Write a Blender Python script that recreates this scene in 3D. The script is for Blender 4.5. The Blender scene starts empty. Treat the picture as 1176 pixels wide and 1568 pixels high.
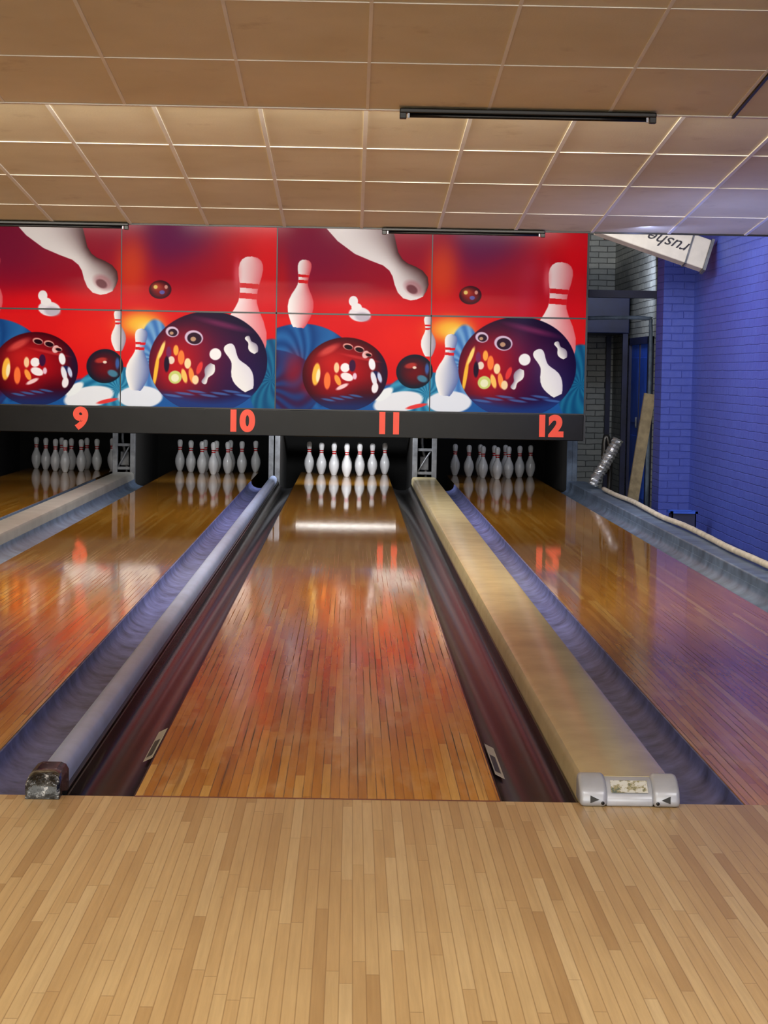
import bpy, math, random
import numpy as np
from mathutils import Matrix, Vector
random.seed(4)
S=bpy.context.scene
try:
    S.view_settings.view_transform='Standard'
    S.view_settings.look='None'
except Exception: pass
COL=S.collection

# ------------------------------------------------------------------ helpers
def srgb(r,g,b):
    f=lambda c:(c/255/12.92 if c/255<=.04045 else ((c/255+.055)/1.055)**2.4)
    return (f(r),f(g),f(b),1)
def link(o,parent=None):
    COL.objects.link(o)
    if parent: o.parent=parent
    return o
def empty(name,loc=(0,0,0)):
    e=bpy.data.objects.new(name,None); e.location=loc; e.empty_display_size=.1
    return link(e)
def mesh_obj(name,verts,faces,mat=None,parent=None,smooth=False,loc=None):
    me=bpy.data.meshes.new(name); me.from_pydata([tuple(v) for v in verts],[],faces); me.update()
    import bmesh
    bm=bmesh.new(); bm.from_mesh(me); bmesh.ops.recalc_face_normals(bm,faces=bm.faces); bm.to_mesh(me); bm.free()
    if smooth:
        for p in me.polygons: p.use_smooth=True
    o=bpy.data.objects.new(name,me)
    if mat: me.materials.append(mat)
    if loc: o.location=loc
    return link(o,parent)
def box_geo(x0,x1,y0,y1,z0,z1):
    v=[(x0,y0,z0),(x1,y0,z0),(x1,y1,z0),(x0,y1,z0),(x0,y0,z1),(x1,y0,z1),(x1,y1,z1),(x0,y1,z1)]
    f=[(0,3,2,1),(4,5,6,7),(0,1,5,4),(1,2,6,5),(2,3,7,6),(3,0,4,7)]
    return v,f
def box(name,x0,x1,y0,y1,z0,z1,mat,parent=None,bevel=0):
    v,f=box_geo(x0,x1,y0,y1,z0,z1)
    o=mesh_obj(name,v,f,mat,parent)
    if bevel:
        m=o.modifiers.new('bev','BEVEL'); m.width=bevel; m.segments=3; m.limit_method='ANGLE'
    return o
def multi_box(name,boxes,mat,parent=None,bevel=0):
    V=[];F=[]
    for b in boxes:
        v,f=box_geo(*b); n=len(V); V+=v; F+=[tuple(i+n for i in q) for q in f]
    o=mesh_obj(name,V,F,mat,parent)
    if bevel:
        m=o.modifiers.new('bev','BEVEL'); m.width=bevel; m.segments=2
    return o
def extrude_y(name,prof,y0,y1,mat,parent=None,smooth=False,ns=1):
    n=len(prof); V=[];F=[]
    for k in range(ns+1):
        y=y0+(y1-y0)*k/ns
        V+=[(p[0],y,p[1]) for p in prof]
    for k in range(ns):
        for i in range(n):
            j=(i+1)%n
            F.append((k*n+i,k*n+j,(k+1)*n+j,(k+1)*n+i))
    F.append(tuple(range(n))); F.append(tuple(ns*n+i for i in range(n)))
    o=mesh_obj(name,V,F,mat,parent)
    if smooth:
        for p in o.data.polygons: p.use_smooth=True
        try: o.data.set_sharp_from_angle(angle=math.radians(40))
        except Exception: pass
    return o
def tube(name,pts,rad,mat,parent=None,res=10,corr=0,cn=0,jit=0):
    P=[Vector(p) for p in pts]
    Q=[]
    for i in range(len(P)-1):
        p0=P[max(i-1,0)];p1=P[i];p2=P[i+1];p3=P[min(i+2,len(P)-1)]
        N=max(4,cn)
        for k in range(N):
            t=k/N
            Q.append(.5*((2*p1)+(-p0+p2)*t+(2*p0-5*p1+4*p2-p3)*t*t+(-p0+3*p1-3*p2+p3)*t**3))
    Q.append(P[-1])
    V=[];F=[]
    for i,q in enumerate(Q):
        d=(Q[min(i+1,len(Q)-1)]-Q[max(i-1,0)]).normalized()
        a=d.cross(Vector((0,0,1)));
        if a.length<.05: a=d.cross(Vector((0,1,0)))
        a.normalize(); b=d.cross(a)
        r=rad*(1+(corr if i%2 else -corr))
        for k in range(res):
            an=2*math.pi*k/res
            rk=r*(1+random.uniform(-jit,jit))
            V.append(q+a*math.cos(an)*rk+b*math.sin(an)*rk)
    for i in range(len(Q)-1):
        for k in range(res):
            j=(k+1)%res
            F.append((i*res+k,i*res+j,(i+1)*res+j,(i+1)*res+k))
    F.append(tuple(range(res))); F.append(tuple((len(Q)-1)*res+k for k in range(res)))
    return mesh_obj(name,V,F,mat,parent,smooth=(jit==0))

# ------------------------------------------------------------------ materials
class NT:
    def __init__(s,name):
        s.m=bpy.data.materials.new(name); s.m.use_nodes=True
        s.t=s.m.node_tree; s.b=s.t.nodes['Principled BSDF']
    def n(s,typ,**k):
        x=s.t.nodes.new(typ)
        for a,v in k.items(): setattr(x,a,v)
        return x
    def l(s,a,b): s.t.links.new(a,b)
    def val(s,sock,v):
        if isinstance(v,bpy.types.NodeSocket): s.l(v,sock)
        else: sock.default_value=v
    def math(s,op,a,b=None,c=None):
        x=s.n('ShaderNodeMath',operation=op)
        s.val(x.inputs[0],a)
        if b is not None: s.val(x.inputs[1],b)
        if c is not None: s.val(x.inputs[2],c)
        return x.outputs[0]
    def mix(s,f,a,b,mode='MIX'):
        x=s.n('ShaderNodeMix',data_type='RGBA',blend_type=mode)
        s.val(x.inputs[0],f); s.val(x.inputs[6],a); s.val(x.inputs[7],b)
        return x.outputs[2]
    def maprange(s,v,a,b,c,d):
        x=s.n('ShaderNodeMapRange'); s.val(x.inputs[0],v)
        for i,q in enumerate((a,b,c,d)): x.inputs[i+1].default_value=q
        return x.outputs[0]
    def coords(s):
        tc=s.n('ShaderNodeTexCoord'); sp=s.n('ShaderNodeSeparateXYZ'); s.l(tc.outputs['Object'],sp.inputs[0])
        return tc.outputs['Object'],sp.outputs[0],sp.outputs[1],sp.outputs[2]
    def comb(s,x,y,z=0.0):
        c=s.n('ShaderNodeCombineXYZ'); s.val(c.inputs[0],x); s.val(c.inputs[1],y); s.val(c.inputs[2],z); return c.outputs[0]
    def noise(s,vec,scale=1,detail=3,rough=.5):
        x=s.n('ShaderNodeTexNoise'); s.l(vec,x.inputs['Vector']); x.inputs['Scale'].default_value=scale
        x.inputs['Detail'].default_value=detail; x.inputs['Roughness'].default_value=rough
        return x.outputs[0]
    def ramp(s,f,stops):
        x=s.n('ShaderNodeValToRGB'); s.l(f,x.inputs[0]); e=x.color_ramp.elements
        while len(e)<len(stops): e.new(.5)
        for i,(p,c) in enumerate(stops): e[i].position=p; e[i].color=c
        return x.outputs[0]
    def bump(s,h,strength=.3,dist=.01):
        x=s.n('ShaderNodeBump'); s.l(h,x.inputs['Height']); x.inputs['Strength'].default_value=strength; x.inputs['Distance'].default_value=dist
        s.l(x.outputs[0],s.b.inputs['Normal'])
    def set(s,**k):
        for a,v in k.items():
            s.val(s.b.inputs[a.replace('_',' ')],v)
        return s

def simple(name,col,rough=.5,metal=0,var=.12,scale=6,bump=0,coat=0,spec=.5,emit=0):
    n=NT(name); o,x,y,z=n.coords()
    ns=n.noise(o,scale,4,.6)
    dark=tuple(c*(1-var*2) for c in col[:3])+(1,); light=tuple(min(1,c*(1+var)) for c in col[:3])+(1,)
    n.set(Base_Color=n.ramp(ns,[(.3,dark),(.7,light)]),Roughness=rough,Metallic=metal,Specular_IOR_Level=spec)
    if coat: n.set(Coat_Weight=coat,Coat_Roughness=.08)
    if emit: n.set(Emission_Color=(1,.97,.92,1),Emission_Strength=emit)
    if bump: n.bump(ns,bump,.01)
    return n.m

def planks(name,width,length,stops,gapcol,gap,rough,spec,cracks=False,grain=.25,gapamt=.6,xoff=0.0):
    n=NT(name); o,x,y,z=n.coords()
    xs=n.math('DIVIDE',n.math('ADD',x,100+xoff),width); row=n.math('FLOOR',xs); fx=n.math('FRACT',xs)
    w1=n.n('ShaderNodeTexWhiteNoise',noise_dimensions='1D'); n.l(row,w1.inputs['W'])
    yl=n.math('ADD',n.math('DIVIDE',y,length),n.math('MULTIPLY',w1.outputs[0],9.7))
    idx=n.math('FLOOR',yl); fy=n.math('FRACT',yl)
    w2=n.n('ShaderNodeTexWhiteNoise',noise_dimensions='2D'); n.l(n.comb(row,idx),w2.inputs['Vector'])
    base=n.ramp(w2.outputs[0],stops)
    g=n.noise(n.comb(n.math('MULTIPLY',x,90),n.math('MULTIPLY',y,3),row),1,4,.6)
    base=n.mix(n.math('MULTIPLY',n.maprange(g,.35,.75,0,1),grain),base,gapcol)
    big=n.noise(n.comb(n.math('MULTIPLY',x,1.3),n.math('MULTIPLY',y,.5)),1,3,.6)
    base=n.mix(n.maprange(big,.45,.75,0,.25),base,gapcol)
    ed=n.math('ABSOLUTE',n.math('SUBTRACT',fx,.5))
    gl=n.maprange(ed,.5-gap,.5,0,1)
    gy=n.maprange(n.math('ABSOLUTE',n.math('SUBTRACT',fy,.5)),.5-.0035/length,.5,0,1)
    gm=n.math('MULTIPLY',n.math('MAXIMUM',gl,gy),gapamt)
    base=n.mix(gm,base,gapcol)
    if cracks:
        cn=n.noise(n.comb(n.math('MULTIPLY',row,3.17),n.math('MULTIPLY',y,.75)),1,3,.7)
        fade=n.math('MULTIPLY',n.maprange(y,0.0,1.0,.55,1),n.maprange(y,4.5,9.5,1,0))
        cm=n.math('MULTIPLY',n.math('MULTIPLY',n.maprange(cn,.50,.58,0,1),n.maprange(ed,.38,.47,0,1)),fade)
        # pale worn blotches near the foul line
        pw=n.noise(n.comb(n.math('MULTIPLY',x,7),n.math('MULTIPLY',y,1.6),5.0),1,4,.6)
        base=n.mix(n.math('MULTIPLY',n.maprange(pw,.52,.68,0,.55),n.maprange(y,0.5,5,1,0)),base,srgb(226,184,120))
        base=n.mix(cm,base,(.02,.008,.003,1))
        ds=n.noise(n.comb(n.math('MULTIPLY',x,30),n.math('MULTIPLY',y,.6),2.0),1,3,.6)
        dm=n.math('MULTIPLY',n.maprange(ds,.58,.70,0,.6),n.maprange(y,0,6,1,0))
        base=n.mix(dm,base,srgb(90,50,20))
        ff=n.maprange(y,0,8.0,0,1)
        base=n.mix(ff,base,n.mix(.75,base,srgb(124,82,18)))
        sc=n.noise(n.comb(n.math('MULTIPLY',x,20),n.math('MULTIPLY',y,1.2)),1,4,.65)
        rg=n.math('ADD',n.maprange(y,0.5,7.0,rough,.045),n.math('MULTIPLY',n.maprange(sc,.4,.7,0,.12),n.maprange(y,2,8,1,.06)))
        n.set(Roughness=n.math('ADD',rg,n.math('MULTIPLY',cm,.3)))
        hb=n.noise(n.comb(n.math('MULTIPLY',x,14),n.math('MULTIPLY',y,1.6)),1,2,.5)
        h=n.math('ADD',hb,n.math('MULTIPLY',w2.outputs[0],.3))
        n.bump(h,.09,.0025)
        spec=n.maprange(y,0.0,8.0,.14,.36)
    else:
        # faint dark ball / shoe marks
        mk=n.noise(n.comb(n.math('MULTIPLY',x,16),n.math('MULTIPLY',y,5)),1,4,.7)
        base=n.mix(n.maprange(mk,.68,.76,0,.35),base,srgb(96,66,36))
        n.set(Roughness=rough)
    n.set(Base_Color=base,Specular_IOR_Level=spec)
    return n.m

def brick(name,c1,c2,mortar,axis='YZ',bump=.6,rough=.55):
    n=NT(name); o,x,y,z=n.coords()
    v=n.comb(y if axis=='YZ' else x,z)
    wob=n.noise(o,5,2,.5)
    v2=n.n('ShaderNodeVectorMath',operation='ADD'); n.l(v,v2.inputs[0])
    n.l(n.comb(n.math('MULTIPLY',n.math('SUBTRACT',wob,.5),.02),n.math('MULTIPLY',n.math('SUBTRACT',wob,.5),.02)),v2.inputs[1])
    b=n.n('ShaderNodeTexBrick'); n.l(v2.outputs[0],b.inputs['Vector'])
    b.inputs['Color1'].default_value=c1;b.inputs['Color2'].default_value=c2;b.inputs['Mortar'].default_value=mortar
    b.inputs['Scale'].default_value=1;b.inputs['Brick Width'].default_value=.22;b.inputs['Row Height'].default_value=.072
    b.inputs['Mortar Size'].default_value=.006; b.inputs['Mortar Smooth'].default_value=.7
    ns=n.noise(o,14,4,.7)
    col=n.mix(n.maprange(ns,.3,.7,0,.3),b.outputs[0],tuple(c*.6 for c in c1[:3])+(1,))
    n.set(Base_Color=col,Roughness=rough)
    h=n.math('SUBTRACT',n.math('MULTIPLY',ns,.8),b.outputs['Fac'])
    n.bump(h,bump,.01)
    return n.m

M={}
M['maple']=planks('maple_boards',.0275,.85,[(0,srgb(178,142,92)),(.25,srgb(200,166,114)),(.75,srgb(209,178,126)),(1,srgb(218,190,140))],srgb(120,86,48),.07,.32,.4,gapamt=.62)
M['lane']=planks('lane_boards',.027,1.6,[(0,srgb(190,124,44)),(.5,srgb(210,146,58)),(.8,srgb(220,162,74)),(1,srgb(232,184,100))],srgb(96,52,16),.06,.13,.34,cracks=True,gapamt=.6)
M['gut_black']=simple('gutter_black_plastic',srgb(26,26,27),.2,0,.2,5,.03,spec=.08)
M['gut_purple']=simple('gutter_purple_paint',srgb(100,108,162),.5,0,.3,9,.15,spec=.25)
M['gut_blue']=simple('gutter_slate_paint',srgb(92,108,132),.42,0,.25,7,.1,spec=.3)
M['rail_blue']=simple('rail_lavender_paint',srgb(162,178,216),.32,0,.08,5,.03,spec=.4)
M['cream']=simple('cover_cream_laminate',srgb(198,182,136),.22,0,.08,4,.02,spec=.45)
M['grey_cover']=simple('cover_grey',srgb(146,144,138),.4,0,.1,4,.03,spec=.4)
M['silver']=simple('silver_plastic',srgb(178,182,192),.3,.2,.06,10,.03)
M['black']=simple('black_enamel',srgb(16,16,18),.35,0,.1,6)
M['beam']=simple('black_beam_paint',srgb(20,19,19),.25,0,.1,5,.05,spec=.2)
M['dark']=simple('pit_dark',srgb(10,9,8),.9)
M['red']=simple('number_red_acrylic',srgb(248,74,44),.4,0,.03,5)
M['steel']=simple('dull_steel',srgb(110,112,116),.5,.3,.2,12,.1)
M['navy']=simple('navy_paint',srgb(22,30,72),.5,0,.2,4)
M['doorblue']=simple('door_blue_paint',srgb(40,84,200),.45,0,.12,4)
M['wood_old']=simple('weathered_wood',srgb(116,104,80),.7,0,.2,12,.3)
M['foil']=simple('foil_duct',srgb(196,200,208),.3,.85,.1,30,.8)
M['white_pl']=simple('white_sign_plastic',srgb(200,194,182),.5,0,.08,5)
M['ropewhite']=simple('pipe_cream',srgb(190,184,172),.5,0,.15,14,.2)
M['ink']=simple('sign_ink',srgb(46,44,50),.5)
M['tube']=simple('fluorescent_tube',srgb(240,240,236),.4,0,.02,3,emit=2.2)
M['wall_blue']=brick('blue_painted_brick',srgb(58,76,172),srgb(62,82,178),srgb(56,72,166))
M['wall_blue_x']=brick('blue_painted_brick_x',srgb(44,62,152),srgb(50,68,158),srgb(42,58,146),axis='XZ')
M['wall_grey']=brick('grey_painted_brick',srgb(164,168,164),srgb(190,192,184),srgb(110,112,110),bump=1)
M['wall_grey_x']=brick('grey_painted_brick_x',srgb(164,168,164),srgb(190,192,184),srgb(110,112,110),axis='XZ',bump=1)
M['wall_tan']=simple('tan_wall_paint',srgb(206,192,166),.7)
M['slab']=simple('concrete',srgb(60,58,56),.9,0,.2,8,.2)
def ceilmat():
    n=NT('ceiling_tile'); o,x,y,z=n.coords()
    ns=n.noise(o,70,4,.7); bg=n.noise(o,1.1,3,.6)
    c=n.ramp(bg,[(.3,srgb(214,200,164)),(.7,srgb(232,220,188))])
    st=n.noise(o,3.2,5,.65)
    c=n.mix(n.maprange(st,.60,.74,0,.35),c,srgb(168,140,100))
    n.set(Base_Color=c,Roughness=.5,Specular_IOR_Level=.4); n.bump(ns,.3,.004); return n.m
M['ceil']=ceilmat()
M['tbar']=simple('ceiling_t_bar_highlight',srgb(242,238,226),.4,0,.04,3)  # pale colour paints in the white highlight that light puts on the bars
M['ceil_dark']=simple('ceiling_dark',srgb(28,24,22),.9)

def pinmat():
    n=NT('pin_white_lacquer'); o,x,y,z=n.coords()
    a=n.math('COMPARE',z,.283,.007); b=n.math('COMPARE',z,.260,.007)
    s=n.math('MAXIMUM',a,b)
    n.set(Base_Color=n.mix(s,srgb(226,226,228),srgb(190,20,30)),Roughness=.25,Coat_Weight=.4); return n.m
M['pin']=pinmat()

# ------------------------------------------------------------------ room shell
XL,XR=-5.0,3.40
YB=20.5
box('floor',XL,XR,-8,0,-.3,0,M['maple'])
box('floor_slab',XL,XR,0,YB,-.36,-.30,M['slab'])
box('wall_right',XR,XR+.15,-8,15.0,-.3,4.0,M['wall_blue'])
box('wall_right_rear',XR,XR+.15,15.0,YB,-.3,4.0,M['wall_grey'])
box('wall_rear',XL,XR+.15,YB,YB+.15,-.3,4.0,M['wall_grey_x'])
box('wall_left',XL-.15,XL,-8,YB,-.3,4.0,M['wall_tan'])
box('wall_pilaster',3.10,XR,14.3,14.75,-.3,3.3,M['wall_blue_x'])
box('ceiling_rear',XL,XR,10.7,YB,3.3,3.4,M['ceil_dark'])

# stepped, sloping drop ceiling
NY,NZ,NS=4.65,2.554,.0957
nz=lambda y:NZ+(NY-y)*NS
FY0,FY1=4.72,10.6
fz=lambda y:2.73+(6.17-y)*.0809
ceil=empty('ceiling')
V=[];F=[]
def slab(y0,z0,y1,z1,t=.04):
    n=len(V)
    for (y,z) in ((y0,z0),(y1,z1),(y1,z1+t),(y0,z0+t)):
        V.append((XL,y,z)); V.append((XR,y,z))
    q=[(0,1,3,2),(2,3,5,4),(4,5,7,6),(6,7,1,0),(0,2,4,6),(1,7,5,3)]
    F.extend([tuple(i+n for i in f) for f in q])
slab(-8,nz(-8),NY,NZ); slab(NY,NZ,NY+.05,NZ,fz(FY0)-NZ+.05); slab(FY0-.02,fz(FY0-.02),FY1,fz(FY1))
mesh_obj('ceiling_panels',V,F,M['ceil'],ceil)
def bar(Vb,Fb,x0,y0,z0,x1,y1,z1,w,t=.008):
    d=Vector((x1-x0,y1-y0,z1-z0)).normalized(); side=d.cross(Vector((0,0,1))).normalized()*w/2
    n=len(Vb)
    for p in ((x0,y0,z0),(x1,y1,z1)):
        p=Vector(p)
        Vb+= [p-side,p+side,p+side-Vector((0,0,t)),p-side-Vector((0,0,t))]
    Fb+= [(n,n+1,n+2,n+3),(n+4,n+7,n+6,n+5)]+[(n+i,n+(i+1)%4,n+4+(i+1)%4,n+4+i) for i in range(4)]
Vb=[];Fb=[];Vd=[];Fd=[]
xs=[.133+.61*k for k in range(-8,6)]
for x in xs:
    if XL<x<XR:
        if abs(x-1.963)<.01: bar(Vd,Fd,x+.02,-8,nz(-8),x+.02,NY,NZ,.014,.012)
        bar(Vb,Fb,x,-8,nz(-8),x,NY,NZ,.016,.004)
        bar(Vb,Fb,x,FY0,fz(FY0),x,FY1,fz(FY1),.024)
y=NY-.96
while y>-8: bar(Vb,Fb,XL,y,nz(y),XR,y,nz(y),.014,.004); y-=1.0
for y in (6.1,7.28,8.48,9.75): bar(Vb,Fb,XL,y,fz(y),XR,y,fz(y),.016,.005)
bar(Vb,Fb,XL,NY,NZ,XR,NY,NZ,.03,.006)
mesh_obj('grid_bars',Vb,Fb,M['tbar'],ceil)
mesh_obj('grid_bar_black',Vd,Fd,M['black'],ceil)
Vd2=[];Fd2=[]
bar(Vd2,Fd2,XL,FY1,fz(FY1),XR,FY1,fz(FY1),.03,.012)
mesh_obj('ceiling_edge_trim',Vd2,Fd2,M['black'],ceil)

# black light fixtures
def blacklight(xc,y,z,L=1.29):
    e=empty('black_light_fixture',(xc,y,z))
    box('housing',-L/2,L/2,-.03,.03,-.024,0.0,M['black'],e,.006)
    tube('tube',[(-L/2+.05,0,-.034),(L/2-.05,0,-.034)],.011,M['black'],e)
    multi_box('sockets',[(-L/2,-L/2+.035,-.02,.02,-.052,-.02),(L/2-.035,L/2,-.02,.02,-.052,-.02)],M['black'],e,.004)
    multi_box('tube_rings',[(-L/2+.04,-L/2+.05,-.013,.013,-.047,-.022),(L/2-.05,L/2-.04,-.013,.013,-.047,-.022)],M['silver'],e)
blacklight(.94,NY-.06,nz(NY-.06)-.006)
blacklight(.94,FY1-.05,fz(FY1-.05)-.006)
blacklight(-2.35,FY1-.05,fz(FY1-.05)-.006)

# ------------------------------------------------------------------ lanes
LC=[-3.29,-1.56,0.0,1.765]; HW=.527
LEN=19.25
for c in LC:
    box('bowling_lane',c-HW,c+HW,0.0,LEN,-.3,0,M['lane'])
def gutter(x0,x1,mat):
    n=14
    x0+=.0005; x1-=.0005; prof=[(x0,-.3)]
    prof.append((x0,-.004))
    a,b=x0+.006,x1-.006
    for k in range(n+1):
        t=k/n; an=math.pi*t
        prof.append(((a+b)/2-(b-a)/2*math.cos(an),-.004-.075*math.sin(an)**.75))
    prof.append((x1,-.004)); prof.append((x1,-.3))
    return extrude_y('lane_gutter',prof,0.0,17.1,mat,smooth=True)
G=[(-3.29-HW-.23,-3.29-HW,'gut_purple'),(-3.29+HW,-2.57,'gut_blue'),
   (-2.33,-1.56-HW,'gut_blue'),(-1.56+HW,-.83,'gut_purple'),
   (-.727,-HW,'gut_black'),(HW,.755,'gut_black'),(1.035,1.765-HW,'gut_purple'),(1.765+HW,2.50,'gut_blue')]
for a,b,m in G: gutter(a,b,M[m])
def label(x0,x1,y0,y1,z0,z1):
    v=[(x0,y0,z0),(x1,y0,z1),(x1,y1,z1),(x0,y1,z0)]
    e=empty('gutter_label')
    mesh_obj('sticker',[(a,b,c+.002) for a,b,c in v],[(0,1,2,3)],M['white_pl'],e)
    w=(x1-x0); h=y1-y0; dz=z1-z0
    mesh_obj('print',[(x0+w*.15,y0+h*.12,z0+dz*.15+.003),(x1-w*.25,y0+h*.12,z1-dz*.25+.003),(x1-w*.25,y1-h*.35,z1-dz*.25+.003),(x0+w*.15,y1-h*.35,z0+dz*.15+.003)],[(0,1,2,3)],M['ink'],e)
label(-.590,-.558,.85,1.42,-.066,-.050)
label(.558,.590,.65,1.20,-.050,-.066)

def rail(name,x0,x1,h,y0,y1,mat,parent=None,round_=1.0):
    n=12; prof=[(x0,-.3)]
    for k in range(n+1):
        an=math.pi*k/n
        cx=(x0+x1)/2; w=(x1-x0)/2
        ca=-math.cos(an); sx=abs(ca)**round_*(1 if ca>0 else -1)
        prof.append((cx+w*sx,0.005+h*math.sin(an)**round_))
    prof.append((x1,-.3))
    return extrude_y(name,prof,y0,y1,mat,parent,smooth=True)
dv=empty('lane_divider_rail')
rail('rail',-.828,-.742,.055,.05,17.1,M['rail_blue'],dv,.8)
box('rail_lip',-.742,-.729,.05,17.1,-.3,.004,M['gut_black'],dv)
n=NT('black_marbled_tape_glints'); o,x,y,z=n.coords()
n.set(Base_Color=n.ramp(n.noise(o,34,5,.7),[(.48,srgb(14,14,16)),(.58,srgb(70,72,74)),(.64,srgb(190,192,194))]),Roughness=.14); n.bump(n.noise(o,26,4,.6),.5,.008)  # pale streaks: silver marbling plus white glints painted into the colour
capm=n.m
V=[];F=[];pr=[(-.834,0),(-.834,.05),(-.826,.064),(-.812,.070),(-.758,.070),(-.744,.064),(-.736,.05),(-.736,0)]
rows=[(.14,1.0),(.0,1.0),(-.035,.93),(-.052,.72),(-.06,.42),(-.06,.02)]
for (yy,s) in rows: V+=[(-.785+(px+.785)*(1 if s>.5 else .96),yy,max(.0,pz*s)+.001) for px,pz in pr]
k=len(pr)
for r in range(len(rows)-1):
    for i in range(k-1): F.append((r*k+i,r*k+i+1,(r+1)*k+i+1,(r+1)*k+i))
F.append(tuple(range(k))); F.append(tuple((len(rows)-1)*k+i for i in range(k)))
mesh_obj('end_cap',V,F,capm,dv,smooth=True)

# ball return covers
def ball_cover(x0,x1,mat,cap):
    e=empty('ball_return_cover')
    prof=[(x0,-.3),(x0,.045),(x0+.012,.066),(x0+.03,.072),(x1-.03,.072),(x1-.012,.066),(x1,.045),(x1,-.3)]
    extrude_y('cover_board',prof,.04,17.1,mat,e,smooth=True)
    if cap:
        def wedge(name,a,b,mat,lift=0.0,front=-.06,bev=.006):
            side=[(.06,0.0),(.06,.074+lift),(.03,.077+lift),(-.005,.07+lift),(front+.012,.045+lift),(front,.02),(front,0.0)]
            V=[(a,yy,zz+.0005) for yy,zz in side]+[(b,yy,zz+.0005) for yy,zz in side]; k=len(side)
            F=[tuple(range(k)),tuple(range(k,2*k))]+[(i,(i+1)%k,k+(i+1)%k,k+i) for i in range(k)]
            o=mesh_obj(name,V,F,mat,e); m=o.modifiers.new('b','BEVEL'); m.width=bev; m.segments=4
            for p in o.data.polygons: p.use_smooth=True
            return o
        wedge('end_piece_1',x0-.006,x0+.072,M['silver'],.004,bev=.013)
        wedge('end_piece_2',x1-.072,x1+.006,M['silver'],.004,bev=.013)
        nn=NT('scraped_label'); o,x,y,z=nn.coords()
        nn.set(Base_Color=nn.ramp(nn.noise(o,30,5,.7),[(.40,srgb(96,108,100)),(.47,srgb(150,142,104)),(.53,srgb(205,205,198))]),Roughness=.35)
        wedge('centre_panel',x0+.07,x1-.07,M['silver'],-.006,-.05)
        V=[(x0+.085,-.040,.046),(x1-.085,-.040,.046),(x1-.085,.0,.0735),(x0+.085,.0,.0735)]
        mesh_obj('scraped_label',[(a,b-.004,c-.006) for a,b,c in V],[(0,1,2,3)],nn.m,e)
        for xx,s in ((x0+.033,1),(x1-.033,-1)):
            V=[(xx-.010*s,-.0625,.012),(xx+.016*s,-.0625,.022),(xx-.010*s,-.0612,.034)]
            mesh_obj('vent_hole',V,[(0,1,2)],M['black'],e)
            tube('screw',[(xx+.026*s,-.0625,.012),(xx+.026*s,-.055,.012)],.005,M['black'],e)
ball_cover(.757,1.033,M['cream'],True)
ball_cover(-2.568,-2.332,M['grey_cover'],True)

# right hand ledge with pipe
box('lane_ledge',2.501,2.70,0.0,17.1,-.3,.055,M['gut_blue'],None,.01)
pts=[(2.655+.012*math.sin(i*1.7),1.0+i*1.0,.087+.004*math.sin(i*2.3)) for i in range(15)]
tube('edge_pipe',pts,.022,M['ropewhite'],None,10,.03,5)
box('foul_line',-HW,HW,-.006,.006,.0002,.0014,simple('foul_line_brown',srgb(110,50,26),.4))

# ------------------------------------------------------------------ pins
inch=.0254
prof=[(0,0),(1.0,0.0),(1.05,.1),(1.41,.75),(1.955,2.25),(2.255,3.375),(2.383,4.5),(2.28,5.875),(1.852,7.25),(1.5,8.0),(1.235,8.625),(.982,9.375),(.898,10),(.935,10.875),(1.047,11.75),(1.2,12.625),(1.273,13.5),(1.2,14.1),(1.0,14.55),(.62,14.88),(0,15)]
seg=24; V=[];F=[]
for r,z in prof[1:-1]:
    for k in range(seg):
        a=2*math.pi*k/seg; V.append((r*inch*math.cos(a),r*inch*math.sin(a),z*inch))
m=len(prof)-2
for i in range(m-1):
    for k in range(seg):
        j=(k+1)%seg; F.append((i*seg+k,i*seg+j,(i+1)*seg+j,(i+1)*seg+k))
V.append((0,0,15*inch)); t=len(V)-1
for k in range(seg): F.append(((m-1)*seg+k,(m-1)*seg+(k+1)%seg,t))
F.append(tuple(range(seg))[::-1])
pinme=bpy.data.meshes.new('bowling_pin'); pinme.from_pydata(V,[],F); pinme.materials.append(M['pin'])
for p in pinme.polygons: p.use_smooth=True
for c in LC:
    e=empty('bowling_pin_set',(c+.03,18.29,0))
    q=0
    for r in range(4):
        for k in range(r+1):
            q+=1
            o=bpy.data.objects.new('pin_%d'%q,pinme); o.location=((k-r/2)*.3048,r*.264,0.001); link(o,e)

# pinsetter frames / pit
box('pit_curtain',XL+.1,2.6,19.95,20.0,-.3,3.0,M['dark'])
def kick(x0,x1,mat,full=True):
    e=empty('pinsetter_kickback')
    w=.05
    multi_box('side_plates',[(x0,x0+.03,17.2,19.9,-.3,1.3),(x1-.03,x1,17.2,19.9,-.3,1.3)],M['dark'],e)
    multi_box('posts',[(x0-.005,x0+w,17.12,17.2,-.3,1.3),(x1-w,x1+.005,17.12,17.2,-.3,1.3)],mat,e,.004)
    if full:
        multi_box('rungs',[(x0+w,x1-w,17.14,17.18,.10,.13),(x0+w,x1-w,17.14,17.18,.36,.39),(x0+w,x1-w,17.15,17.19,.72,.76)],mat,e)
        xm=(x0+x1)/2
        tube('brace',[(x0+w,17.16,.12),(x1-w,17.16,.38)],.01,mat,e)
        tube('hose',[(xm,17.3,-.2),(xm+.02,17.25,.2),(xm-.03,17.25,.45),(xm,17.3,.9)],.018,M['steel'],e)
        box('gearbox',xm-.05,xm+.05,17.22,17.4,.14,.3,M['steel'],e,.01)
kick(.77,1.03,M['steel']); kick(-2.57,-2.33,M['steel'])
kick(-.835,-.72,M['steel'],False); kick(2.50,2.60,M['gut_blue'],False); kick(-4.2,-4.05,M['steel'],False)
e=empty('pin_deck_light',(0.03,18.0,.555))
tube('tube',[(-.58,0,0),(.58,0,0)],.016,M['tube'],e)
multi_box('bracket',[(-.745,.72,-.02,.02,.02,.05),(-.62,-.58,-.025,.025,-.025,.04),(.58,.62,-.025,.025,-.025,.04)],M['black'],e)

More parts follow.
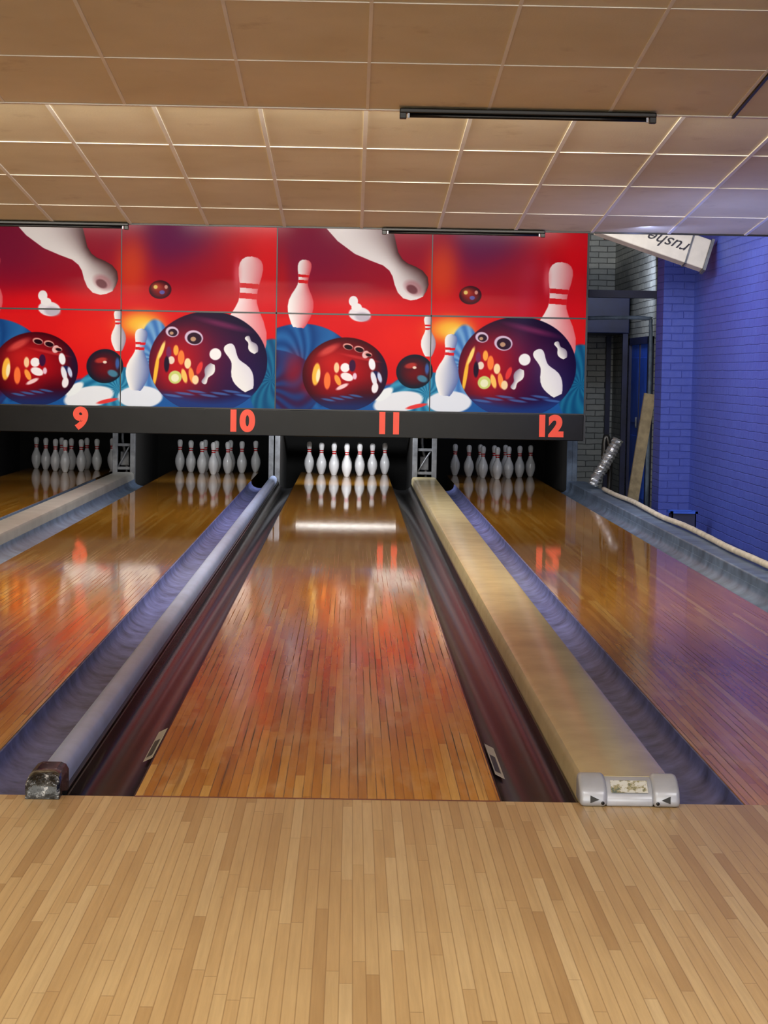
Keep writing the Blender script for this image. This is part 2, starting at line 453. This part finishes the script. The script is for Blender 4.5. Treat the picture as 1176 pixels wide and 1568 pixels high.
# ------------------------------------------------------------------ masking unit
YM=15.70
K=.00683
X0=-.7225; ZD=1.825
beam=box('lane_number_beam',X0-472*K-1.9,X0+472*K,YM-.03,YM+.12,.55,.82,M['beam'],None,.006)
def text(name,s,size,loc,rot,mat,parent=None,ext=.008,off=.0,shear=0,sc=(1,1,1)):
    c=bpy.data.curves.new(name,'FONT'); c.body=s; c.size=size; c.extrude=ext; c.offset=off; c.align_x='CENTER'; c.align_y='CENTER'; c.shear=shear
    t=bpy.data.objects.new(name+'_tmp',c); COL.objects.link(t)
    bpy.context.view_layer.update()
    me=bpy.data.meshes.new_from_object(t); bpy.data.objects.remove(t)
    me.materials.clear(); me.materials.append(mat)
    o=bpy.data.objects.new(name,me); o.location=loc; o.rotation_euler=rot; o.scale=sc
    return link(o,parent)
for s,x in (('9',-2.74),('10',-1.08),('11',.47),('12',2.14)):
    text('number_'+s,s,.29,(x,YM-.038,.690),(math.pi/2,0,0),M['red'],beam,.006,.017)

# --- printed artwork painted on a dense vertex-colour sheet
NU,NV=760,480
UW=472.0; VT,VB=-150.0,147.0
U,Vv=np.meshgrid(np.linspace(0,UW,NU),np.linspace(VT,VB,NV))
PX=U+424; PY=Vv+480+.0185*U      # artwork design coordinates
img=np.zeros((NV,NU,3))
def C(*c): return np.array(c)/255.
img[:]=C(208,10,24)
def blend(m,c):
    global img
    img=img*(1-m[...,None])+np.asarray(c)*m[...,None]
def blob(cx,cy,rx,ry,c,s=1):
    blend(np.exp(-(((PX-cx)/rx)**2+((PY-cy)/ry)**2)**1.3)*s,C(*c))
def emask(cx,cy,rx,ry,rot=0,aa=1.0):
    a=math.radians(rot); dx=PX-cx; dy=PY-cy
    x=dx*math.cos(a)+dy*math.sin(a); y=-dx*math.sin(a)+dy*math.cos(a)
    d=np.sqrt((x/rx)**2+(y/ry)**2)
    return np.clip((1-d)*min(rx,ry)/aa+.5,0,1),x,y,d
def ell(cx,cy,rx,ry,c,rot=0,aa=1.0,s=1,clip=None):
    m=emask(cx,cy,rx,ry,rot,aa)[0]*s
    if clip is not None: m=m*clip
    blend(m,C(*c))
zz=np.array([p[1] for p in prof[1:]]); rr=np.array([p[0] for p in prof[1:]])
def pin(hx,hy,bx,by,light=(245,243,240),dark=(150,140,160),s=1,stripe=True,clip=None,wid=1.0,flip=False,custom=None,pw=1.5):
    L=math.hypot(bx-hx,by-hy); ux,uy=(hx-bx)/L,(hy-by)/L
    dx=PX-bx; dy=PY-by
    t=(dx*ux+dy*uy)/L*15; w=(-dx*uy+dy*ux)
    if custom:
        cd_=np.array([c[0] for c in custom]); cw_=np.array([c[1] for c in custom])
        hw=np.interp(L-t/15*L,cd_,cw_,left=0,right=cw_[-1])
    else:
        hw=np.interp(t,zz,rr,left=0,right=0)/15*L*wid
    m=np.clip(hw-np.abs(w)+.5,0,1)*((t>0)&(t<15))*s
    if clip is not None: m=m*clip
    f=np.clip(.5+.5*w/np.maximum(hw,.01),0,1)
    if flip: f=1-f
    f=f[...,None]**pw
    col=C(*light)*(1-f)+C(*dark)*f
    global img
    img=img*(1-m[...,None])+col*m[...,None]
    if stripe:
        for a,b in ((9.8,10.5),(11.1,11.7)):
            blend(m*((t>a)&(t<b)),C(215,25,35))
    return m
# upper background
blob(490,380,130,84,(122,8,54),.97); blob(610,390,80,66,(150,10,44),.8)
blob(738,372,78,66,(98,8,74),.97); blob(676,418,26,50,(236,84,30),.7); blob(560,474,130,22,(222,14,24),.85)
blob(800,440,76,46,(156,8,38),.5); blob(884,410,26,90,(222,16,30),.8); blob(430,450,12,60,(190,10,24),.7)
# lower background
low=(Vv>0).astype(float)
blend(low*.9*np.clip((PY-480)/10,0,1),C(220,24,28))
blob(625,520,55,35,(236,36,28),.8)
blob(690,505,34,20,(248,190,60),1.0); blob(704,512,18,10,(250,222,130),.9)
m=np.clip((PY-590+5*np.sin(PX/23))/5,0,1)*low; blend(m,C(28,88,160))
def swoosh(cx,cy,rx,ry,c1,c2,rot=0,fr=7):
    m,x,y,d=emask(cx,cy,rx,ry,rot,2)
    m=m*(Vv>3)
    st=(.5+.5*np.sin(np.arctan2(y,x)*fr*2+d*9+2*np.sin(x/11)))*.6+.15
    col=C(*c1)*(1-st[...,None])+C(*c2)*st[...,None]
    global img
    img=img*(1-m[...,None])+col*m[...,None]
swoosh(462,562,84,66,(14,58,122),(44,112,178)); swoosh(405,592,90,58,(60,18,60),(22,70,138))
blob(452,566,16,28,(170,20,34),.6); blob(474,592,12,14,(150,14,30),.7)
swoosh(655,604,60,34,(18,94,140),(76,170,204)); swoosh(712,560,26,62,(50,104,180),(136,186,224)); swoosh(890,590,36,62,(12,68,116),(30,122,160))
# white foreground glints
ell(612,616,38,16,(232,236,242),-10,2); ell(690,616,34,17,(228,234,244),0,2); ell(640,622,16,3,(230,60,60),-12,1)
ell(590,604,16,7,(238,244,246),-35,2)
# background pins
pin(467,399,458,502,dark=(214,80,90),wid=1.2) 
ell(541,462,7,8,(240,236,236),0,1); ell(551,482,17,11,(232,226,232),8,1.5); ell(546,471,8,6,(240,236,236),0,1); ell(556,486,12,7,(160,150,170),8,3,.6)
pin(655,484,657,546,wid=1.15)
pin(692,512,683,606,dark=(90,110,170),wid=1.2)
cust=[(0,0),(3,10),(8,18),(18,24.5),(30,25),(42,21),(54,15),(64,13),(76,15),(95,25),(118,36),(150,43),(220,44)]
pm=pin(647,455,527,319,light=(240,234,232),dark=(70,36,38),flip=True,stripe=False,custom=cust,pw=2.2)
ell(632,442,15,10,(170,90,100),30,5,.5); ell(630,444,9,6,(90,36,44),30,2,.7)
pin(858,403,842,588,light=(246,226,226),dark=(226,112,120),wid=1.18)
blob(836,430,6,22,(240,130,136),.55)
def ball(cx,cy,rx,ry,core,edge,hi,s=1):
    m,x,y,d=emask(cx,cy,rx,ry)
    f=np.clip(d,0,1)[...,None]**2
    col=C(*core)*(1-f)+C(*edge)*f
    k=np.exp(-(((x/rx+.35)/.45)**2+((y/ry+.35)/.4)**2))[...,None]
    col=col*(1-k*.55)+C(*hi)*k*.55
    global img
    img=img*(1-m[...,None])+col*m[...,None]
    return m
mk=ball(719,453,17,14,(140,24,30),(40,6,26),(240,120,60)); ell(712,449,3,3,(240,220,120),0,1,.9); ell(722,457,4,3,(90,110,200),0,1,.8); ell(728,449,2.5,3,(240,180,160),0,1,.8)
mk=ball(636,569,28,26,(110,12,22),(10,30,48),(60,20,40)); ell(630,560,9,4,(200,60,50),-10,2,.8,mk); ell(648,580,8,5,(70,150,180),20,2,.8,mk); ell(636,563,3,2,(240,220,200),0,1,1,mk); ell(655,565,3,8,(60,110,190),0,2,.8,mk)
mk=ball(530,573,65,56,(176,12,24),(58,2,18),(228,44,36))
blend(mk*np.exp(-(((PX-555)/30)**2+((PY-610)/22)**2))*.6,C(34,6,30))
blend(mk*np.clip((PY-602)/20,0,1)*.85,C(24,50,110))
blend(mk*np.clip((PX-572)/16,0,1)*.6,C(20,20,60))
ell(505,536,16,5,(232,90,80),-28,4,.7,mk); ell(552,548,26,2.2,(214,60,60),12,2,.6,mk)
for a in ((486,573,6,17,(255,190,70),6),(489,575,3,10,(255,240,190),6),(503,583,5,13,(255,120,60),0),(517,563,4,8,(255,210,160),0),(530,563,7,7,(250,245,245),0),
          (533,577,10,6,(250,240,240),20),(541,560,5,9,(60,20,60),0),(519,582,4,9,(255,160,70),-25),(545,576,3,5,(240,200,220),0),(526,592,10,3,(250,210,210),-25),
          (571,558,5,9,(245,245,250),-10),(576,574,6,6,(30,30,80),0),(574,580,4,11,(235,235,245),-15),(583,578,3,8,(200,210,240),-15),(576,594,5,8,(245,240,245),10),(561,543,5,6,(235,190,190),30)):
    ell(a[0],a[1],a[2],a[3],a[4],a[5],1.3,1,mk)
for hx,hy,r in ((534,531,8),(551,535,8),(565,543,6)):
    ell(hx,hy,r,r*.6,(230,160,150),15,1,1,mk); ell(hx+.5,hy+.8,r-1.5,r*.6-1.3,(30,4,16),15,1,1,mk)
for k in range(4): ell(505+k*14,612-k*2,10,1.6,(60,120,190),10,1,.7,mk)
mk=ball(793,563,90,77,(74,12,58),(18,4,42),(140,14,46))
blend(mk*np.exp(-(((PX-745)/45)**2+((PY-570)/50)**2))*.95,C(196,16,28))
blend(mk*np.exp(-(((PX-860)/50)**2+((PY-600)/60)**2))*.6,C(30,20,84))
ell(815,506,34,4,(170,60,110),14,5,.45,mk)
blend(mk*np.clip((PY-608-6*np.sin(PX/30))/14,0,1)*.9,C(28,60,130))
for k in range(7): ell(740+k*18,614-(k%3)*3,14,1.8,(70,120,190),8,1,.7,mk)
for a in ((714,575,3,26,(250,190,60),8),(722,545,3,14,(255,220,120),20),(733,548,4,9,(120,40,90),0),(737,560,5,6,(240,220,200),0),(744,545,4,8,(255,170,70),0),(752,556,5,11,(255,130,60),0),(762,565,5,8,(255,225,170),0),
          (743,586,10,10,(205,215,120),0),(743,587,6,6,(240,240,200),0),(757,584,4,11,(255,200,100),-15),(768,583,4,12,(255,150,70),-10),(774,590,5,7,(250,220,170),0),(780,572,4,10,(230,60,60),20),
          (804,551,9,9,(248,246,246),0),(730,566,4,12,(30,10,40),0)):
    ell(a[0],a[1],a[2],a[3],a[4],a[5],1.3,1,mk)
pin(786,596,800,566,clip=mk,stripe=False,wid=1.5)
pin(822,536,856,606,clip=mk,stripe=False,wid=1.3,dark=(226,222,232)); pin(851,524,866,549,clip=mk,stripe=False,wid=1.6)
for hx,hy,r in ((738,517,10),(771,526,14)):
    ell(hx,hy,r,r*.8,(215,190,215),10,1.2,1,mk); ell(hx+.8,hy+1,r-3,r*.8-2.4,(46,20,40),10,1,1,mk); ell(hx-1,hy+2,r*.3,r*.25,(190,150,120),0,1,1,mk)
img=np.clip(img,0,1)
lin=np.where(img<=.04045,img/12.92,((img+.055)/1.055)**2.4)
xsv=(U*K).ravel(); zsv=(-Vv*K).ravel()
co=np.zeros((NU*NV,3),dtype=np.float32); co[:,0]=xsv; co[:,2]=zsv
ii=np.arange(NU*NV).reshape(NV,NU)
fa=np.stack([ii[:-1,:-1],ii[1:,:-1],ii[1:,1:],ii[:-1,1:]],-1).reshape(-1,4)
mu=bpy.data.meshes.new('mural_print')
mu.vertices.add(len(co)); mu.vertices.foreach_set('co',co.ravel())
mu.loops.add(fa.size); mu.loops.foreach_set('vertex_index',fa.ravel().astype(np.int32))
mu.polygons.add(len(fa)); mu.polygons.foreach_set('loop_start',np.arange(0,fa.size,4,dtype=np.int32))
mu.update(calc_edges=True)
at=mu.color_attributes.new('ink','FLOAT_COLOR','POINT')
rgba=np.ones((NU*NV,4),dtype=np.float32); rgba[:,:3]=lin.reshape(-1,3); at.data.foreach_set('color',rgba.ravel())
n=NT('mural_vinyl'); a=n.n('ShaderNodeAttribute',attribute_name='ink'); n.set(Base_Color=a.outputs['Color'],Roughness=.12,Specular_IOR_Level=.05)
mu.materials.append(n.m)
for k in (0,1):
    e=empty('bowling_mural',(X0-k*UW*K,YM,ZD))
    o=bpy.data.objects.new('print',mu); link(o,e)
    box('board',0,UW*K,.004,.03,-VB*K,-VT*K,M['black'],e)
    h=UW*K/2
    multi_box('panel_seams',[(-.006,.006,-.004,.003,-VB*K,-VT*K),(h-.005,h+.005,-.004,.003,-VB*K,-VT*K),(0,UW*K,-.004,.003,-.008,.008),(0,UW*K,-.012,.003,-VB*K,-VB*K+.012)],M['black'],e)
box('mural_edge_trim',X0+UW*K,X0+UW*K+.02,YM-.01,YM+.05,.56,ZD-VT*K,M['black'])

# ------------------------------------------------------------------ side service area
d=empty('door_1',(XR-.03,17.0,-.3))
box('leaf',0,.03,0,1.5,0,1.9,M['doorblue'],d)
multi_box('panels',[(-.012,0,.1,.68,.15,.85),(-.012,0,.1,.68,1.0,1.75),(-.012,0,.82,1.4,.15,.85),(-.012,0,.82,1.4,1.0,1.75)],M['doorblue'],d,.004)
multi_box('frame',[(-.03,.03,-.08,0,0,1.98),(-.03,.03,1.5,1.58,0,1.98),(-.03,.03,-.08,1.58,1.9,1.98),(-.016,.0,.73,.77,0,1.9)],M['navy'],d)
tube('handle',[(-.05,.64,.95),(-.05,.64,1.07)],.012,M['steel'],d)
sf=empty('duct_on_legs')  # dark duct box, with legs added to hold it up
box('duct_box',2.64,XR-.04,18.7,20.4,1.74,2.2,M['navy'],sf,.01)
multi_box('added_legs',[(2.64,2.70,18.72,18.78,-.3,1.74),(XR-.11,XR-.05,18.72,18.78,-.3,1.74),(2.64,2.70,20.3,20.36,-.3,1.74),(XR-.11,XR-.05,20.3,20.36,-.3,1.74)],M['navy'],sf)
tube('water_pipe',[(2.64,16.8,1.86),(2.9,16.8,1.87),(3.30,16.8,1.87),(3.34,16.8,1.80),(3.345,16.8,1.2),(3.345,16.8,-.299)],.022,M['gut_blue'])
box('trim_1',2.62,XR,16.5,16.65,2.08,2.16,M['navy'])
box('wooden_rafter',2.62,XR,15.2,15.3,2.62,2.74,M['wood_old'])
tube('foil_duct_hose',[(2.86,15.6,.58),(2.81,15.6,.48),(2.76,15.6,.38),(2.71,15.6,.28),(2.65,15.6,.19),(2.61,15.6,.09)],.058,M['foil'],None,14,.08,6,.10)
tube('rubber_hose',[(2.80,15.9,-.29),(2.82,15.9,.2),(2.80,15.85,.50),(2.76,15.85,.60),(2.74,15.85,.4),(2.76,15.85,.2)],.028,M['black'],None,8)
def plank():
    a=Vector((2.905,15.0,-.3)); b=Vector((3.09,15.0,1.06)); d=(b-a).normalized(); s=Vector((d.z,0,-d.x))*.055; t=Vector((0,.03,0))
    V=[a-s-t,a+s-t,a+s+t,a-s+t,b-s-t,b+s-t,b+s+t+Vector((0,0,-.03)),b-s+t]
    mesh_obj('wooden_plank',V,[(0,1,2,3),(4,5,6,7),(0,1,5,4),(1,2,6,5),(2,3,7,6),(3,0,4,7)],M['wood_old'])
plank()
e=empty('storage_bin',(3.13,13.0,-.3))
multi_box('shell',[(-.11,.11,-.1,.1,0,.01),(-.11,-.1,-.1,.1,0,.3),(.1,.11,-.1,.1,0,.3),(-.11,.11,-.1,-.09,0,.3),(-.11,.11,.09,.1,0,.3)],M['navy'],e)
multi_box('rim',[(-.125,-.1,-.115,.115,.29,.31),(.1,.125,-.115,.115,.29,.31),(-.125,.125,-.115,-.09,.29,.31),(-.125,.125,.09,.115,.29,.31)],M['doorblue'],e)
sg=empty('hanging_sign',(2.80,13.1,2.49)); sg.rotation_euler=(math.radians(-14),math.radians(18),0)
box('lightbox',-.52,.52,-.06,.06,-.13,.16,M['white_pl'],sg,.012)
text('lettering','rushe',.17,(.16,-.062,-.0),(math.pi/2,math.pi,0),M['ink'],sg,.002,.0,.5)
multi_box('end_frame',[(.52,.545,-.07,.07,-.14,.17),(.34,.355,-.066,.066,-.135,.165)],M['steel'],sg)
tube('hanger_1',[(-.4,0,.16),(-.4,0,.75)],.008,M['black'],sg); tube('hanger_2',[(.4,0,.16),(.4,0,.95)],.008,M['black'],sg)

# ------------------------------------------------------------------ lights
def area(name,loc,target,sx,sy,w,col=(1,1,1)):
    l=bpy.data.lights.new(name,'AREA'); l.shape='RECTANGLE'; l.size=sx; l.size_y=sy; l.energy=w; l.color=col
    o=bpy.data.objects.new(name,l); o.location=loc
    o.rotation_euler=(Vector(target)-Vector(loc)).to_track_quat('-Z','Y').to_euler()
    return link(o)
warm=(1,.93,.80); neu=(1,.97,.93); blue=(.32,.42,1)
for x in (-3,0,2.4): area('ceiling_lamp_approach',(x,-3.0,3.05),(x,-2.2,0),1.2,.6,32,neu)
for x in (-3.6,-1.6,.2,2.0): area('step_tube_lamp',(x,4.95,2.74),(x,8.5,.3),1.3,.12,54,warm)
for x in (-3.6,-1.6,.2): area('step_tube_lamp',(x,4.85,2.60),(x,9.0,2.95),1.3,.06,17,(1,.96,.88))
for x in (-3.2,-1.4,.4,2.0): area('mural_tube_lamp',(x,11.2,3.08),(x,15.7,.9),1.3,.08,37,neu)
for x in (-3.2,-1.4,.4,2.0): area('lane_fill_rear',(x,11.2,2.70),(x,9.4,0),1.3,.12,28,warm)  # unseen fill lights added to brighten the lanes
for c,w in zip(LC,(4,11,40,3)): area('pin_lamp',(c,16.6,.85),(c,18.7,.1),.95,.08,w,(.93,.96,1))
area('blue_wall_lamp',(2.3,10.2,2.1),(3.4,12.2,1.5),.1,1.2,6,blue)
area('blue_wall_lamp',(2.75,9.0,1.2),(3.4,10.4,2.8),.1,.8,12,blue)
area('service_fill',(2.95,16.9,2.4),(3.1,20.4,1.6),.4,.2,11,(.72,.80,1))  # added fill light for the service recess, no visible source
w=bpy.data.worlds.new('world'); S.world=w; w.use_nodes=True
w.node_tree.nodes['Background'].inputs[0].default_value=(1,.96,.87,1); w.node_tree.nodes['Background'].inputs[1].default_value=3.6

# ------------------------------------------------------------------ camera
cd=bpy.data.cameras.new('camera'); cam=bpy.data.objects.new('camera',cd); link(cam)
cd.sensor_fit='HORIZONTAL'; cd.sensor_width=36; cd.lens=36*3163/1176; cd.clip_end=200
R=Matrix.Rotation(math.radians(-.937),4,'Z')@Matrix.Rotation(math.radians(90-3.87),4,'X')@Matrix.Rotation(math.radians(1.0),4,'Z')
cam.matrix_world=Matrix.Translation((.08,-5.89,1.231))@R
S.camera=cam
